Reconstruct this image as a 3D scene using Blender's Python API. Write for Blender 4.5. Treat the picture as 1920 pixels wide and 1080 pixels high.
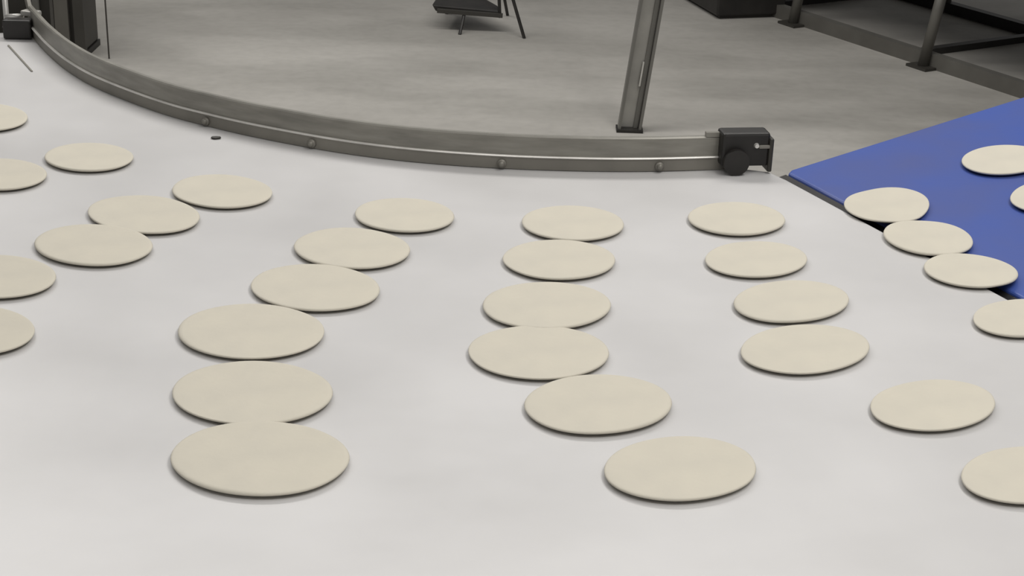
import bpy, bmesh, math, random
from mathutils import Vector, Matrix
S = bpy.context.scene
for o in list(bpy.data.objects): bpy.data.objects.remove(o)
COL = S.collection
BZ = 0.95                                   # height of the white belt above the floor

# ---------------------------------------------------------------- camera
cd = bpy.data.cameras.new('camera'); cam = bpy.data.objects.new('camera', cd); COL.objects.link(cam)
cd.sensor_width = 36.0; cd.lens = 56.25; cd.clip_start = 0.05; cd.clip_end = 200
PITCH, ROLL = math.radians(22.5), math.radians(2.0)
fw = Vector((0, math.cos(PITCH), -math.sin(PITCH))); r0 = Vector((1, 0, 0)); u0 = r0.cross(fw)
rt = math.cos(ROLL)*r0 + math.sin(ROLL)*u0; up = -math.sin(ROLL)*r0 + math.cos(ROLL)*u0
M = Matrix((rt, up, -fw)).transposed().to_4x4(); M.translation = (0, 0, BZ+1.07)
cam.matrix_world = M
S.camera = cam

# ---------------------------------------------------------------- world, lights, exposure
w = bpy.data.worlds.new('hall_light'); S.world = w; w.use_nodes = True
bg = w.node_tree.nodes['Background']; bg.inputs[0].default_value = (1.0, 0.985, 0.96, 1); bg.inputs[1].default_value = 0.20
def area(name, loc, target, sx, sy, power, col=(1, 0.975, 0.94)):
    l = bpy.data.lights.new(name, 'AREA'); l.shape = 'RECTANGLE'; l.size = sx; l.size_y = sy; l.energy = power; l.color = col
    o = bpy.data.objects.new(name, l); COL.objects.link(o); o.location = loc
    o.rotation_euler = (Vector(target)-Vector(loc)).to_track_quat('-Z', 'Y').to_euler()
    return o
area('ceiling_lamp', (-0.9, 5.9, 4.6), (-0.9, 5.9, 0), 5.0, 0.9, 165)
area('ceiling_lamp', (1.8, 2.6, 4.6), (1.8, 2.6, 0), 0.9, 4.0, 75)
area('ceiling_lamp', (0.6, 0.2, 4.6), (0.6, 0.2, 0), 5.0, 0.9, 75)
area('ceiling_lamp', (-3.6, 7.6, 4.6), (-3.6, 7.6, 0), 0.9, 4.0, 60)
vs = S.view_settings; vs.view_transform = 'Standard'; vs.look = 'None'; vs.exposure = 0.0; vs.gamma = 1.0; vs.use_curve_mapping = False

# ---------------------------------------------------------------- materials
def mat(name, col, rough=0.5, metal=0.0, var=None, vscale=8.0, bump=0.0, bscale=60.0, spec=0.5, rvar=0.0, stretch=(1, 1, 1)):
    m = bpy.data.materials.new(name); m.use_nodes = True
    nt = m.node_tree; b = nt.nodes['Principled BSDF']
    b.inputs['Base Color'].default_value = (*col, 1); b.inputs['Roughness'].default_value = rough
    b.inputs['Metallic'].default_value = metal; b.inputs['Specular IOR Level'].default_value = spec
    tc = nt.nodes.new('ShaderNodeTexCoord'); mp = nt.nodes.new('ShaderNodeMapping'); mp.inputs['Scale'].default_value = stretch
    nt.links.new(tc.outputs['Object'], mp.inputs[0])
    if var:
        n = nt.nodes.new('ShaderNodeTexNoise'); n.inputs['Scale'].default_value = vscale; n.inputs['Detail'].default_value = 5
        r = nt.nodes.new('ShaderNodeValToRGB'); r.color_ramp.elements[0].position = 0.3; r.color_ramp.elements[1].position = 0.7
        r.color_ramp.elements[0].color = (*var, 1); r.color_ramp.elements[1].color = (*col, 1)
        nt.links.new(mp.outputs[0], n.inputs[0]); nt.links.new(n.outputs[0], r.inputs[0]); nt.links.new(r.outputs[0], b.inputs['Base Color'])
        if rvar:
            k = nt.nodes.new('ShaderNodeMapRange'); k.inputs[3].default_value = rough-rvar; k.inputs[4].default_value = rough+rvar
            nt.links.new(n.outputs[0], k.inputs[0]); nt.links.new(k.outputs[0], b.inputs['Roughness'])
    if bump:
        n2 = nt.nodes.new('ShaderNodeTexNoise'); n2.inputs['Scale'].default_value = bscale; n2.inputs['Detail'].default_value = 4
        bp = nt.nodes.new('ShaderNodeBump'); bp.inputs['Strength'].default_value = bump; bp.inputs['Distance'].default_value = 0.004
        nt.links.new(mp.outputs[0], n2.inputs[0]); nt.links.new(n2.outputs[0], bp.inputs['Height']); nt.links.new(bp.outputs[0], b.inputs['Normal'])
    return m
WHITE = mat('white_belt', (0.625, 0.618, 0.617), 0.33, var=(0.56, 0.553, 0.55), vscale=3.0, bump=0.5, bscale=4, rvar=0.1)
BLUE = mat('blue_belt', (0.045, 0.092, 0.36), 0.42, var=(0.075, 0.10, 0.28), vscale=4.0, bump=0.2, bscale=9, rvar=0.1, spec=0.35)
STEEL = mat('brushed_steel', (0.30, 0.29, 0.258), 0.42, 0.4, var=(0.20, 0.193, 0.172), vscale=9, stretch=(1, 1, 6))
STEEL_D = mat('dull_steel', (0.27, 0.257, 0.225), 0.5, 0.3, var=(0.20, 0.19, 0.167), vscale=7)
LIP = mat('lip_highlight', (0.80, 0.78, 0.74), 0.3, 0.25, var=(0.6, 0.585, 0.55), vscale=14)  # pale diffuse colour stands in for the highlight along the rail lip
POST = mat('post_steel', (0.50, 0.49, 0.455), 0.45, 0.3, var=(0.34, 0.332, 0.31), vscale=5)
POST_D = mat('post_flange', (0.20, 0.195, 0.178), 0.5, 0.3, var=(0.16, 0.156, 0.143), vscale=5)
BRIGHT = mat('bright_steel', (0.7, 0.69, 0.66), 0.3, 0.5, var=(0.6, 0.59, 0.56), vscale=20)
BLACK = mat('black_plastic', (0.010, 0.009, 0.008), 0.5, var=(0.018, 0.016, 0.014), vscale=15)
DARK = mat('dark_paint', (0.045, 0.042, 0.036), 0.5, 0.1, var=(0.03, 0.028, 0.024), vscale=5)
GREY_D = mat('dark_grey_steel', (0.11, 0.105, 0.093), 0.5, 0.2, var=(0.085, 0.08, 0.07), vscale=6)
BEAM = mat('grey_beam', (0.14, 0.135, 0.12), 0.5, 0.25, var=(0.095, 0.09, 0.08), vscale=4)
FLOURED = mat('dough', (0.615, 0.578, 0.488), 0.75, var=(0.575, 0.543, 0.465), vscale=14, bump=0.25, bscale=45, spec=0.2)

def floor_material():
    m = bpy.data.materials.new('concrete'); m.use_nodes = True; nt = m.node_tree; b = nt.nodes['Principled BSDF']
    tc = nt.nodes.new('ShaderNodeTexCoord')
    def noise(s, d, lo, hi, c0, c1, st=(1, 1, 1)):
        mp = nt.nodes.new('ShaderNodeMapping'); mp.inputs['Scale'].default_value = st; nt.links.new(tc.outputs['Object'], mp.inputs[0])
        n = nt.nodes.new('ShaderNodeTexNoise'); n.inputs['Scale'].default_value = s; n.inputs['Detail'].default_value = d
        r = nt.nodes.new('ShaderNodeValToRGB'); e = r.color_ramp.elements
        e[0].position, e[1].position = lo, hi; e[0].color = (*c0, 1); e[1].color = (*c1, 1)
        nt.links.new(mp.outputs[0], n.inputs[0]); nt.links.new(n.outputs[0], r.inputs[0]); return r
    def mul(a, c):
        x = nt.nodes.new('ShaderNodeMix'); x.data_type = 'RGBA'; x.blend_type = 'MULTIPLY'; x.inputs[0].default_value = 1
        nt.links.new(a, x.inputs[6]); nt.links.new(c, x.inputs[7]); return x.outputs[2]
    a = noise(0.55, 6, .35, .68, (0.34, 0.327, 0.302), (0.445, 0.43, 0.40), (1, 1.6, 1))
    c = noise(1.8, 6, .36, .56, (0.82, 0.82, 0.815), (1, 1, 1), (0.5, 1.3, 1))
    d = noise(18, 4, .3, .6, (0.93, 0.93, 0.93), (1, 1, 1))
    out = mul(mul(a.outputs[0], c.outputs[0]), d.outputs[0])
    nt.links.new(out, b.inputs['Base Color']); b.inputs['Roughness'].default_value = 0.55; b.inputs['Specular IOR Level'].default_value = 0.3
    return m
CONC = floor_material()

# ---------------------------------------------------------------- helpers
def link(name, bm, m, parent=None, smooth=False):
    me = bpy.data.meshes.new(name); bmesh.ops.recalc_face_normals(bm, faces=bm.faces); bm.to_mesh(me); bm.free()
    me.materials.append(m)
    if smooth:
        for p in me.polygons: p.use_smooth = True
    o = bpy.data.objects.new(name, me); COL.objects.link(o)
    if parent: o.parent = parent; o.matrix_parent_inverse = Matrix.Translation(-parent.location)
    return o
def tag(o, label, cat, group=None, kind=None):
    o['label'] = label; o['category'] = cat
    if group: o['group'] = group
    if kind: o['kind'] = kind
    return o
def empty(name, loc, label, cat, group=None):
    e = bpy.data.objects.new(name, None); COL.objects.link(e); e.location = loc; e.empty_display_size = 0.1
    return tag(e, label, cat, group)
def bevel(o, wd, seg=2):
    md = o.modifiers.new('bevel', 'BEVEL'); md.width = wd; md.segments = seg; md.limit_method = 'ANGLE'; return o
def box(c, size, ang=0.0, bm=None):
    """box standing on c (bottom centre), turned by ang about z"""
    bm = bm or bmesh.new(); sx, sy, sz = size
    T = Matrix.Translation(Vector(c)+Vector((0, 0, sz/2))) @ Matrix.Rotation(ang, 4, 'Z') @ Matrix.Diagonal((sx, sy, sz, 1))
    bmesh.ops.create_cube(bm, size=1, matrix=T); return bm
def prism(pts, z0, z1, bm=None):
    bm = bm or bmesh.new()
    lo = [bm.verts.new((x, y, z0)) for x, y in pts]; hi = [bm.verts.new((x, y, z1)) for x, y in pts]
    n = len(pts); bm.faces.new(hi); bm.faces.new(lo[::-1])
    for i in range(n): bm.faces.new((lo[i], lo[(i+1) % n], hi[(i+1) % n], hi[i]))
    return bm
def bar(a, b, wd, ht=None, bm=None, seg=4):
    """bar from a to b; seg 4 = rectangular section, more = round"""
    bm = bm or bmesh.new(); a, b = Vector(a), Vector(b); d = b-a; ht = ht or wd
    T = Matrix.Translation((a+b)/2) @ d.to_track_quat('Z', 'Y').to_matrix().to_4x4()
    if seg == 4:
        bmesh.ops.create_cube(bm, size=1, matrix=T @ Matrix.Diagonal((wd, ht, d.length, 1)))
    else:
        bmesh.ops.create_cone(bm, cap_ends=True, segments=seg, radius1=wd/2, radius2=ht/2, depth=d.length, matrix=T)
    return bm
def catmull(P, n=10):
    out = []; P = [Vector(p) for p in P]; Q = [2*P[0]-P[1]]+P+[2*P[-1]-P[-2]]
    for i in range(1, len(Q)-2):
        a, b, c, d = Q[i-1:i+3]
        for k in range(n):
            t = k/n
            out.append(0.5*((2*b)+(c-a)*t+(2*a-5*b+4*c-d)*t*t+(3*b-a-3*c+d)*t**3))
    out.append(P[-1]); return out
def sweep(path, prof, closed=True):
    """prof: (outward, z) pairs; outward = towards the belt"""
    bm = bmesh.new(); rings = []
    for i, p in enumerate(path):
        t = (path[min(i+1, len(path)-1)]-path[max(i-1, 0)]).normalized(); n = Vector((t.y, -t.x))
        rings.append([bm.verts.new((p.x+n.x*q, p.y+n.y*q, z)) for q, z in prof])
    m = len(prof)
    for a, b in zip(rings, rings[1:]):
        for j in range(m): bm.faces.new((a[j], b[j], b[(j+1) % m], a[(j+1) % m]))
    bm.faces.new(rings[0][::-1]); bm.faces.new(rings[-1]); return bm

# ---------------------------------------------------------------- floor
bm = bmesh.new(); bmesh.ops.create_grid(bm, x_segments=1, y_segments=1, size=22, matrix=Matrix.Translation((0, 12, 0)))
fl = link('floor', bm, CONC); fl['kind'] = 'structure'; fl['label'] = 'worn grey concrete floor of the bakery hall'

# ---------------------------------------------------------------- curved conveyor
C0 = Vector((-0.15, 4.6)); R_OUT = 3.2
RAIL = [(-1.345, 4.285), (-1.313, 4.221), (-1.227, 4.055), (-1.124, 3.885), (-1.007, 3.735), (-0.827, 3.562), (-0.686, 3.463), (-0.554, 3.388), (-0.38, 3.31),
        (-0.215, 3.264), (-0.031, 3.242), (0.150, 3.243), (0.287, 3.257), (0.427, 3.284), (0.455, 3.290)]
rail = catmull(RAIL, 8)
E0, E1 = Vector((0.576, 3.238)), Vector((1.304, 1.718))     # delivery edge of the white belt
ed = (E1-E0).normalized(); en = Vector((-ed.y, ed.x))       # en points to the blue belt
conv = empty('curved_conveyor', (-0.1, 2.6, 0), 'curved white belt conveyor bending around a grey steel inner rail', 'conveyor')
def polar(r, a): a = math.radians(a); return (C0.x+r*math.cos(a), C0.y+r*math.sin(a))
inner = [(p.x, p.y) for p in catmull([(x+0.0, y+0.012) for x, y in RAIL], 6)]
a1 = math.degrees(math.atan2(E1.y-C0.y, E1.x-C0.x))
outer = [polar(R_OUT, a1+(-163.4-a1)*i/30) for i in range(31)]
poly = inner+[(0.500, 3.302), (0.545, 3.290), (E0.x, E0.y), (E1.x, E1.y)]+outer[1:]
belt = link('belt', prism(poly, BZ-0.022, BZ), WHITE, conv); bevel(belt, 0.006, 3); belt['label'] = 'smooth white conveyor belt'
cen = Vector((-0.2, 2.4))
shr = [tuple(Vector(p)+(cen-Vector(p)).normalized()*0.04) for p in poly]
link('bed', prism(shr, BZ-0.13, BZ-0.024), STEEL_D, conv)
for x, y in ((-1.5, 3.95), (0.40, 3.10), (1.08, 1.85), (-2.4, 3.0), (-0.2, 1.6)):
    link('leg', box((x, y, 0), (0.06, 0.06, BZ-0.13)), POST, conv)
# inner rail: lower strip, lip with its highlight in the colour, upper guard
Z = BZ+0.002
rl = link('rail', sweep(rail, [(0.0, Z), (0.0, Z+0.027), (-0.012, Z+0.027), (-0.012, Z)]), STEEL_D, conv); rl['label'] = 'dark lower strip of the inner rail'
link('rail_lip', sweep(rail, [(0.003, Z+0.0265), (0.0045, Z+0.0285), (0.003, Z+0.0305), (-0.010, Z+0.0305), (-0.010, Z+0.0265)]), LIP, rl)
g = link('rail_guard', sweep(rail, [(-0.002, Z+0.030), (-0.004, Z+0.070), (-0.007, Z+0.073), (-0.016, Z+0.073), (-0.014, Z+0.030)]), STEEL, rl)
g['label'] = 'grey upper band of the inner rail'
def near(x):
    i = min(range(1, len(rail)-1), key=lambda k: abs(rail[k].x-x)); t = (rail[i+1]-rail[i-1]).normalized(); return rail[i], Vector((t.y, -t.x))
for x in (-0.707, -0.441, -0.031, 0.297):
    p, n = near(x); b_ = bmesh.new()
    q = Vector((p.x, p.y, Z+0.011)); nn = Vector((n.x, n.y, 0))
    bar(q-nn*0.002, q+nn*0.006, 0.021, 0.019, b_, 18)
    bmesh.ops.create_uvsphere(b_, u_segments=12, v_segments=8, radius=0.007, matrix=Matrix.Translation(q+nn*0.006))
    link('guide_roller', b_, STEEL_D, rl, True)
# delivery end bearing block
ang = math.radians(9)
t2 = Vector((math.cos(ang), math.sin(ang))); n2 = Vector((t2.y, -t2.x))
bc = Vector((0.484, 3.292))
blk = link('bearing_block', box((bc.x, bc.y, BZ+0.016), (0.105, 0.05, 0.074), ang), BLACK, conv); bevel(blk, 0.006); blk['label'] = 'black bearing block closing the rail at the blue belt'
q = bc-t2*0.022+n2*0.022
b_ = bmesh.new(); bar((q.x, q.y, BZ+0.029), (q.x+n2.x*0.018, q.y+n2.y*0.018, BZ+0.029), 0.056, 0.056, b_, 24); link('bearing_boss', b_, BLACK, blk)
q = bc+t2*0.022+n2*0.025; b_ = bmesh.new(); bar((q.x, q.y, BZ+0.063), (q.x+n2.x*0.006, q.y+n2.y*0.006, BZ+0.063), 0.012, 0.009, b_, 12); link('bolt', b_, BRIGHT, blk)
q = bc+t2*0.055; bevel(link('end_cap', box((q.x, q.y, BZ+0.004), (0.010, 0.058, 0.074), ang), DARK, blk), 0.003)
q = bc+t2*0.042+n2*0.025; bevel(link('clamp_bar', box((q.x, q.y, BZ+0.056), (0.028, 0.006, 0.008), ang), STEEL_D, blk), 0.002)
q = bc-t2*0.068+Vector((0, 0.01)); link('clip', box((q.x, q.y, BZ+0.074), (0.03, 0.012, 0.010), ang), STEEL, blk)
# infeed end block at the far left
lb = link('infeed_block', box((-1.349, 4.218, BZ+0.001), (0.075, 0.04, 0.052), math.radians(4)), BLACK, conv); bevel(lb, 0.005); lb['label'] = 'black block at the infeed end of the rail'
link('bracket', bar((-1.325, 4.27, BZ+0.03), (-1.352, 4.31, BZ+0.12), 0.010, 0.02), STEEL, lb)
bevel(link('bracket_foot', box((-1.326, 4.265, BZ+0.052), (0.05, 0.03, 0.014), math.radians(-20)), POST, lb), 0.004)
link('guide_strip', bar((-1.352, 4.132, BZ+0.001), (-1.217, 3.883, BZ+0.001), 0.004, 0.004), STEEL_D, conv)

# ---------------------------------------------------------------- infeed frame at the left edge of the picture
fr = empty('infeed_frame', (-1.45, 4.40, 0), 'bright steel frame post and crossbar at the far left behind the rail end', 'frame')
link('post', bar((-1.407, 4.29, 0), (-1.400, 4.29, 1.45), 0.015, 0.015, seg=14), BRIGHT, fr, True)
link('crossbar', bar((-1.404, 4.287, BZ+0.042), (-1.354, 4.287, BZ+0.045), 0.013, 0.013, seg=12), BRIGHT, fr, True)
b_ = bmesh.new(); bmesh.ops.create_uvsphere(b_, u_segments=16, v_segments=10, radius=0.011, matrix=Matrix.Translation((-1.400, 4.278, BZ+0.016))); link('knob', b_, BRIGHT, fr, True)
link('side_panel', box((-1.52, 4.50, 0.55), (0.36, 0.03, 0.75)), DARK, fr)
link('stile', bar((-1.375, 4.47, 0.0), (-1.375, 4.47, 1.35), 0.016, 0.016), POST_D, fr)
link('leg', box((-1.68, 4.50, 0), (0.04, 0.04, 0.56)), POST_D, fr)

# ---------------------------------------------------------------- blue conveyor
BB = BZ-0.012; SL = math.tan(math.radians(6.0))     # the blue belt climbs away from the white one
blue = empty('blue_conveyor', (1.8, 3.3, 0), 'bright blue belt conveyor leading away from the white belt', 'conveyor')
def uv(a, b, dz=0.0): v = E0+ed*a+en*b; return Vector((v.x, v.y, BB+(b-0.01)*SL+dz))
def slab(pts, top, bot):
    bm = bmesh.new(); hi = [bm.verts.new(uv(a, b, top)) for a, b in pts]; lo = [bm.verts.new(uv(a, b, bot)) for a, b in pts]
    bm.faces.new(hi); bm.faces.new(lo[::-1]); n = len(pts)
    for i in range(n): bm.faces.new((lo[i], lo[(i+1) % n], hi[(i+1) % n], hi[i]))
    return bm
bb = link('belt', slab([(-0.060, 0.044), (-0.072, 0.06), (-0.165, 0.773), (-0.345, 2.2), (1.9, 2.2), (1.66, 0.044)], 0, -0.022), BLUE, blue); bevel(bb, 0.006, 3); bb['label'] = 'blue conveyor belt'
link('gap_shade_strip', slab([(-0.058, 0.004), (-0.066, 0.043), (1.6, 0.043), (1.6, 0.004)], -0.006, -0.014), BLACK, blue)  # black strip added to paint the dark shade in the gap between belts
link('bed', slab([(0.0, 0.055), (-0.10, 0.773), (-0.27, 2.14), (1.84, 2.14), (1.60, 0.055)], -0.024, -0.13), STEEL_D, blue)
for a, b in ((0.05, 0.25), (-0.15, 2.0), (1.5, 0.25), (1.7, 2.0)):
    q = uv(a, b, -0.13); link('leg', box((q.x, q.y, 0), (0.06, 0.06, q.z+0.005)), POST, blue)

# ---------------------------------------------------------------- steel upright behind the rail
po = empty('steel_post', (0.487, 6.72, 0), 'grey steel channel upright standing on the floor behind the rail', 'post')
LEAN = Vector((0.21, 0.0, 1.95))                    # it leans a little to the right
def plk(name, lx, ly, wx, wy, m, z0=0.012, k=1.0, par=None):
    a = Vector((0.487+lx, 6.72+ly, z0)); bm = bmesh.new(); vs_ = []
    for t in (0.0, k):
        for dx, dy in ((-1, -1), (1, -1), (1, 1), (-1, 1)): vs_.append(bm.verts.new(a+LEAN*t+Vector((dx*wx/2, dy*wy/2, 0))))
    for f_ in ((3, 2, 1, 0), (4, 5, 6, 7), (0, 1, 5, 4), (1, 2, 6, 5), (2, 3, 7, 6), (3, 0, 4, 7)): bm.faces.new([vs_[i] for i in f_])
    return link(name, bm, m, par or po)
link('base_plate', box((0.487, 6.72, 0), (0.115, 0.085, 0.012)), BLACK, po)
plk('web', 0.0, 0.02, 0.09, 0.012, POST)
plk('flange', -0.045, 0.0, 0.012, 0.055, POST_D); plk('flange', 0.045, 0.0, 0.012, 0.055, POST_D)
plk('inner_strip', 0.026, 0.008, 0.018, 0.014, POST_D)
plk('bright_strip', 0.012+0.02, 0.0, 0.007, 0.01, BRIGHT, 0.20, 0.055)  # short bright strip low inside the channel

# ---------------------------------------------------------------- dark machine on legs, top right
ma = empty('bakery_machine', (2.0, 8.6, 0), 'dark machine standing on grey legs along the upper right background', 'machine')
A = Vector((1.52, 8.87)); D = Vector((0.524, -0.852)); N = Vector((0.852, 0.524)); mang = math.atan2(D.y, D.x)
def mp(s, t): v = A+D*s+N*t; return (v.x, v.y)
bm = prism([mp(-2.6, 0.0), mp(3.0, 0.0), mp(3.0, 1.12), mp(-2.6, 1.12)], 0.50, 1.25); bevel(link('body', bm, DARK, ma), 0.02)
link('bottom_beam', box((*mp(0.4, 0.05), 0.0), (5.0, 0.05, 0.075), mang), BEAM, ma)
link('bottom_beam', box((*mp(0.2, 1.09), 0.0), (5.2, 0.06, 0.06), mang), BLACK, ma)
for s in (0.82, -0.4, 2.6): link('cross_beam', box((*mp(s, 0.56), 0.0), (0.05, 1.0, 0.035), mang), BLACK, ma)
for s in (0.0, 1.02, 2.7, -1.6):
    x, y = mp(s, 0.0)
    lg = link('leg', bar((x, y, 0.012), (x+0.065, y, 0.51), 0.056, 0.056, seg=16), BEAM, ma, True)
    link('foot', box((x, y, 0), (0.14, 0.10, 0.014), mang), DARK, lg)
for s in (0.1, 2.6): link('leg', bar((*mp(s, 1.08), 0.0), (*mp(s, 1.08), 0.51), 0.05, 0.05, seg=12), DARK, ma)
dm = empty('drive_cabinet', (1.2, 9.3, 0), 'low black cabinet on the floor left of the machine legs', 'cabinet')
bevel(link('body', prism([(1.10, 8.93), (1.50, 9.05), (1.33, 9.62), (0.93, 9.5)], 0.02, 0.42), BLACK, dm), 0.01)
link('plinth', prism([(1.12, 8.97), (1.43, 9.06), (1.27, 9.58), (0.97, 9.49)], 0, 0.02), DARK, dm)

# ---------------------------------------------------------------- dark cabinet behind the left end of the rail
ca = empty('machine_cabinet', (-2.32, 7.78, 0), 'dark machine cabinet with grey uprights behind the left end of the rail', 'cabinet')
link('plinth', box((-2.365, 7.76, 0), (0.50, 0.26, 0.03)), BLACK, ca)
bevel(link('body', box((-2.365, 7.76, 0.03), (0.49, 0.24, 1.3)), DARK, ca), 0.01)
link('upright', box((-2.300, 7.62, 0.01), (0.038, 0.04, 1.3)), POST_D, ca)
link('upright', box((-2.220, 7.62, 0.01), (0.066, 0.03, 1.3)), GREY_D, ca)
link('upright', box((-2.136, 7.615, 0.0), (0.05, 0.03, 1.3)), DARK, ca)
link('rail_bar', box((-2.42, 7.62, 0.115), (0.20, 0.02, 0.014)), POST, ca)
cbl = link('cable', bar((-2.005, 7.62, 0.002), (-2.01, 7.62, 1.3), 0.008, 0.008, seg=8), DARK); tag(cbl, 'thin dark cable rising from the floor beside the dark cabinet', 'cable')

# ---------------------------------------------------------------- low black folding stand on the far floor
st = empty('folding_stand', (-0.3, 8.6, 0), 'low black folding stand with thin splayed legs on the far floor', 'stand')
bm = bmesh.new()
top = [(-0.48, 8.46, 0.135), (-0.115, 8.45, 0.115), (-0.13, 8.50, 0.135), (-0.30, 8.80, 0.155), (-0.44, 8.80, 0.155)]
v = [bm.verts.new(c) for c in top]+[bm.verts.new((x+0.02*(i == 0), y, z-0.035)) for i, (x, y, z) in enumerate(top)]
bm.faces.new(v[:5]); bm.faces.new(v[5:][::-1])
for i in range(5): bm.faces.new((v[i], v[5+i], v[5+(i+1) % 5], v[(i+1) % 5]))
bevel(link('tray', bm, BLACK, st), 0.006)
link('front_rail', bar((-0.45, 8.435, 0.110), (-0.10, 8.435, 0.095), 0.028, 0.02), DARK, st)
for a, b in (((-0.325, 8.37, 0.0), (-0.305, 8.44, 0.10)), ((0.019, 8.335, 0.0), (-0.130, 8.42, 0.44)), ((-0.078, 8.86, 0.0), (-0.150, 8.46, 0.44)), ((-0.42, 8.85, 0.0), (-0.40, 8.75, 0.13)), ((-0.115, 8.45, 0.08), (-0.14, 8.45, 0.44))):
    link('leg', bar(a, b, 0.018, 0.018, seg=8), BLACK, st)
link('top_bar', bar((-0.16, 8.46, 0.44), (-0.12, 8.42, 0.44), 0.02, 0.02, seg=8), BLACK, st)

# ---------------------------------------------------------------- flatbreads
def drape(x, y):
    d = (Vector((x, y))-E0).dot(en)
    if d < -0.15: return 0.0
    t = min(max(d/0.12, 0.0), 1.0)
    return SL*0.02*math.log(1+math.exp((d-0.02)/0.02))-0.0105*t*t*(3-2*t)
def bread(x, y, ra, rb, deg, label, group, seed=0):
    if rb/ra < 0.68:
        m_ = math.sqrt(ra*rb); ra, rb = m_/math.sqrt(0.68), m_*math.sqrt(0.68)
    rnd = random.Random(seed); NS = 64; ca_, sa_ = math.cos(math.radians(deg)), math.sin(math.radians(deg))
    ph = [(rnd.uniform(0, 6.28), rnd.uniform(0.002, 0.007)/k**0.5) for k in range(3, 7)]
    def rad(a): return 1+sum(h*math.cos(k*a+f) for k, (f, h) in zip(range(3, 7), ph))
    prof = [(0.0, 0.0072), (0.3, 0.0078), (0.6, 0.0080), (0.82, 0.0086), (0.93, 0.0094), (0.972, 0.0094), (0.993, 0.0086), (1.0, 0.0072), (0.994, 0.0058), (0.972, 0.0046), (0.93, 0.0028), (0.86, 0.0)]
    wob = [(rnd.uniform(-25, 25), rnd.uniform(-25, 25), rnd.uniform(0, 6)) for _ in range(3)]
    z0 = drape(x, y)
    bm = bmesh.new(); rings = []
    for pr, pz in prof:
        ring = []
        for i in range(NS):
            a = 2*math.pi*i/NS; k = pr*rad(a); ex, ey = ra*k*math.cos(a), rb*k*math.sin(a)
            dx, dy = ex*ca_-ey*sa_, ex*sa_+ey*ca_
            z = pz+0.0006+(0.0004*sum(math.sin(p*dx+q*dy+s) for p, q, s in wob) if pz > 0.005 and pr < 0.99 else 0)
            ring.append(bm.verts.new((dx, dy, z+drape(x+dx, y+dy)-z0)))
            if pr == 0: break
        rings.append(ring)
    for a, b in zip(rings, rings[1:]):
        for i in range(NS):
            j = (i+1) % NS
            if len(a) == 1: bm.faces.new((a[0], b[i], b[j]))
            else: bm.faces.new((a[i], b[i], b[j], a[j]))
    bm.faces.new(rings[-1][::-1])
    o = link('flatbread', bm, FLOURED, None, True); o.location = (x, y, BZ+z0); return tag(o, label, 'flatbread', group)
G1, G2 = 'round flatbreads on the white belt', 'round flatbreads on the blue belt'
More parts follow.
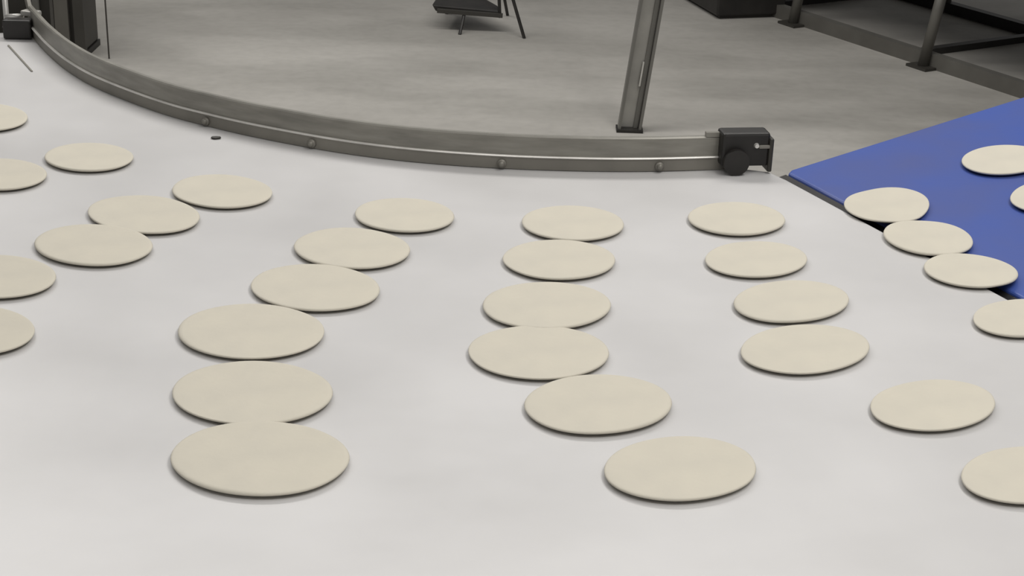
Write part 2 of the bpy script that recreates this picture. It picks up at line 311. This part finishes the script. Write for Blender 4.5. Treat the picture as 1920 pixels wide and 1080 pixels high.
L = [
 # lane nearest the left end
 (-1.205, 3.460, 0.1144, 0.0927, 134, 'farthest flatbread of the left edge, cut off, below the black infeed block'),
 (-1.048, 3.073, 0.1060, 0.0871, 140, 'flatbread cut off by the left edge, touching whole flatbread below rail'),
 (-0.899, 3.204, 0.0998, 0.0862, 137, 'whole flatbread nearest the left end of the rail'),
 (-0.585, 3.017, 0.1075, 0.0908, 142, 'flatbread heading the left slanting row of three, closest to the rail'),
 (-0.708, 2.869, 0.1191, 0.0919, 144, 'middle flatbread of the left slanting row of three'),
 (-0.761, 2.701, 0.1146, 0.0940, 147, 'lowest flatbread of the left slanting row of three, near left edge'),
 (-0.887, 2.537, 0.1100, 0.0890, 149, 'upper of two half flatbreads low on the left edge'),
 (-0.864, 2.313, 0.1151, 0.0907, 152, 'lower of two half flatbreads low on the left edge'),
 # left-centre lane
 (-0.213, 2.916, 0.0986, 0.0919, 149, 'flatbread nearest the rail in the left-centre lane'),
 (-0.295, 2.729, 0.1091, 0.0981, 152, 'second flatbread from the rail in the left-centre lane'),
 (-0.338, 2.538, 0.1141, 0.0996, 155, 'third flatbread from the rail in the left-centre lane'),
 (-0.417, 2.347, 0.1185, 0.1056, 166, 'fourth flatbread from the rail in the left-centre lane'),
 (-0.379, 2.127, 0.1193, 0.1036, 169, 'fifth flatbread from the rail in the left-centre lane'),
 (-0.336, 1.929, 0.1224, 0.1039, 171, 'sixth and nearest flatbread of the left-centre lane'),
 # middle lane
 (0.113, 2.904, 0.0997, 0.0955, -155, 'flatbread nearest the rail in the middle lane'),
 (0.084, 2.709, 0.1041, 0.0955, -153, 'second flatbread from the rail in the middle lane'),
 (0.060, 2.495, 0.1116, 0.0982, -153, 'third flatbread from the rail in the middle lane'),
 (0.046, 2.305, 0.1124, 0.0999, -166, 'fourth flatbread from the rail in the middle lane, overlapped at its front'),
 (0.134, 2.129, 0.1138, 0.0932, -154, 'fifth flatbread from the rail in the middle lane, clear front edge'),
 (0.240, 1.940, 0.1101, 0.0861, -155, 'nearest flatbread of the middle lane at the bottom'),
 # right lane
 (0.436, 2.962, 0.1010, 0.0888, -140, 'flatbread nearest the black bearing block on the white belt'),
 (0.447, 2.745, 0.1035, 0.0823, -142, 'second flatbread from the bearing block in the right lane'),
 (0.483, 2.550, 0.1136, 0.0817, -143, 'third flatbread from the bearing block in the right lane'),
 (0.476, 2.353, 0.1176, 0.0843, -145, 'fourth flatbread from the bearing block in the right lane'),
 (0.639, 2.164, 0.1116, 0.0725, -146, 'fifth flatbread from the bearing block, standing apart low on the right'),
 (0.721, 1.956, 0.1092, 0.0681, -148, 'nearest flatbread in the lower right corner, cut off'),
 (0.871, 2.511, 0.1056, 0.0644, -143, 'half flatbread at right edge below the ones crossing to blue belt'),
]
for i, (x, y, ra, rb, deg, lab) in enumerate(L): bread(x, y, ra, rb, deg, lab, G1, seed=i+1)
L2 = [
 (0.753, 3.071, .107, .082, 60, 'flatbread tipping onto the blue belt, farthest of three at its edge'),
 (0.796, 2.891, .096, .084, 75, 'middle of three flatbreads crossing from white to blue belt'),
 (0.837, 2.725, .089, .079, 31, 'nearest of three flatbreads crossing from white to blue belt'),
 (1.047, 3.298, .096, .080, 35, 'flatbread farthest along on the blue belt, near right edge'),
 (1.087, 3.078, .094, .077, 44, 'sliver of a flatbread on blue belt at the right edge'),
]
for i, (x, y, ra, rb, deg, lab) in enumerate(L2): bread(x, y, ra, rb, deg, lab, G2, seed=i+60)

# ---------------------------------------------------------------- crumb on the belt
b_ = bmesh.new(); bmesh.ops.create_icosphere(b_, subdivisions=2, radius=0.011, matrix=Matrix.Diagonal((1.0, 0.8, 0.25, 1)))
rc = random.Random(4)
for vv in b_.verts: vv.co *= rc.uniform(0.85, 1.15)
cr = link('crumb', b_, DARK, None, True); cr.location = (-0.666, 3.386, BZ+0.0025); tag(cr, 'tiny dark burnt crumb on white belt below the left rail', 'crumb')
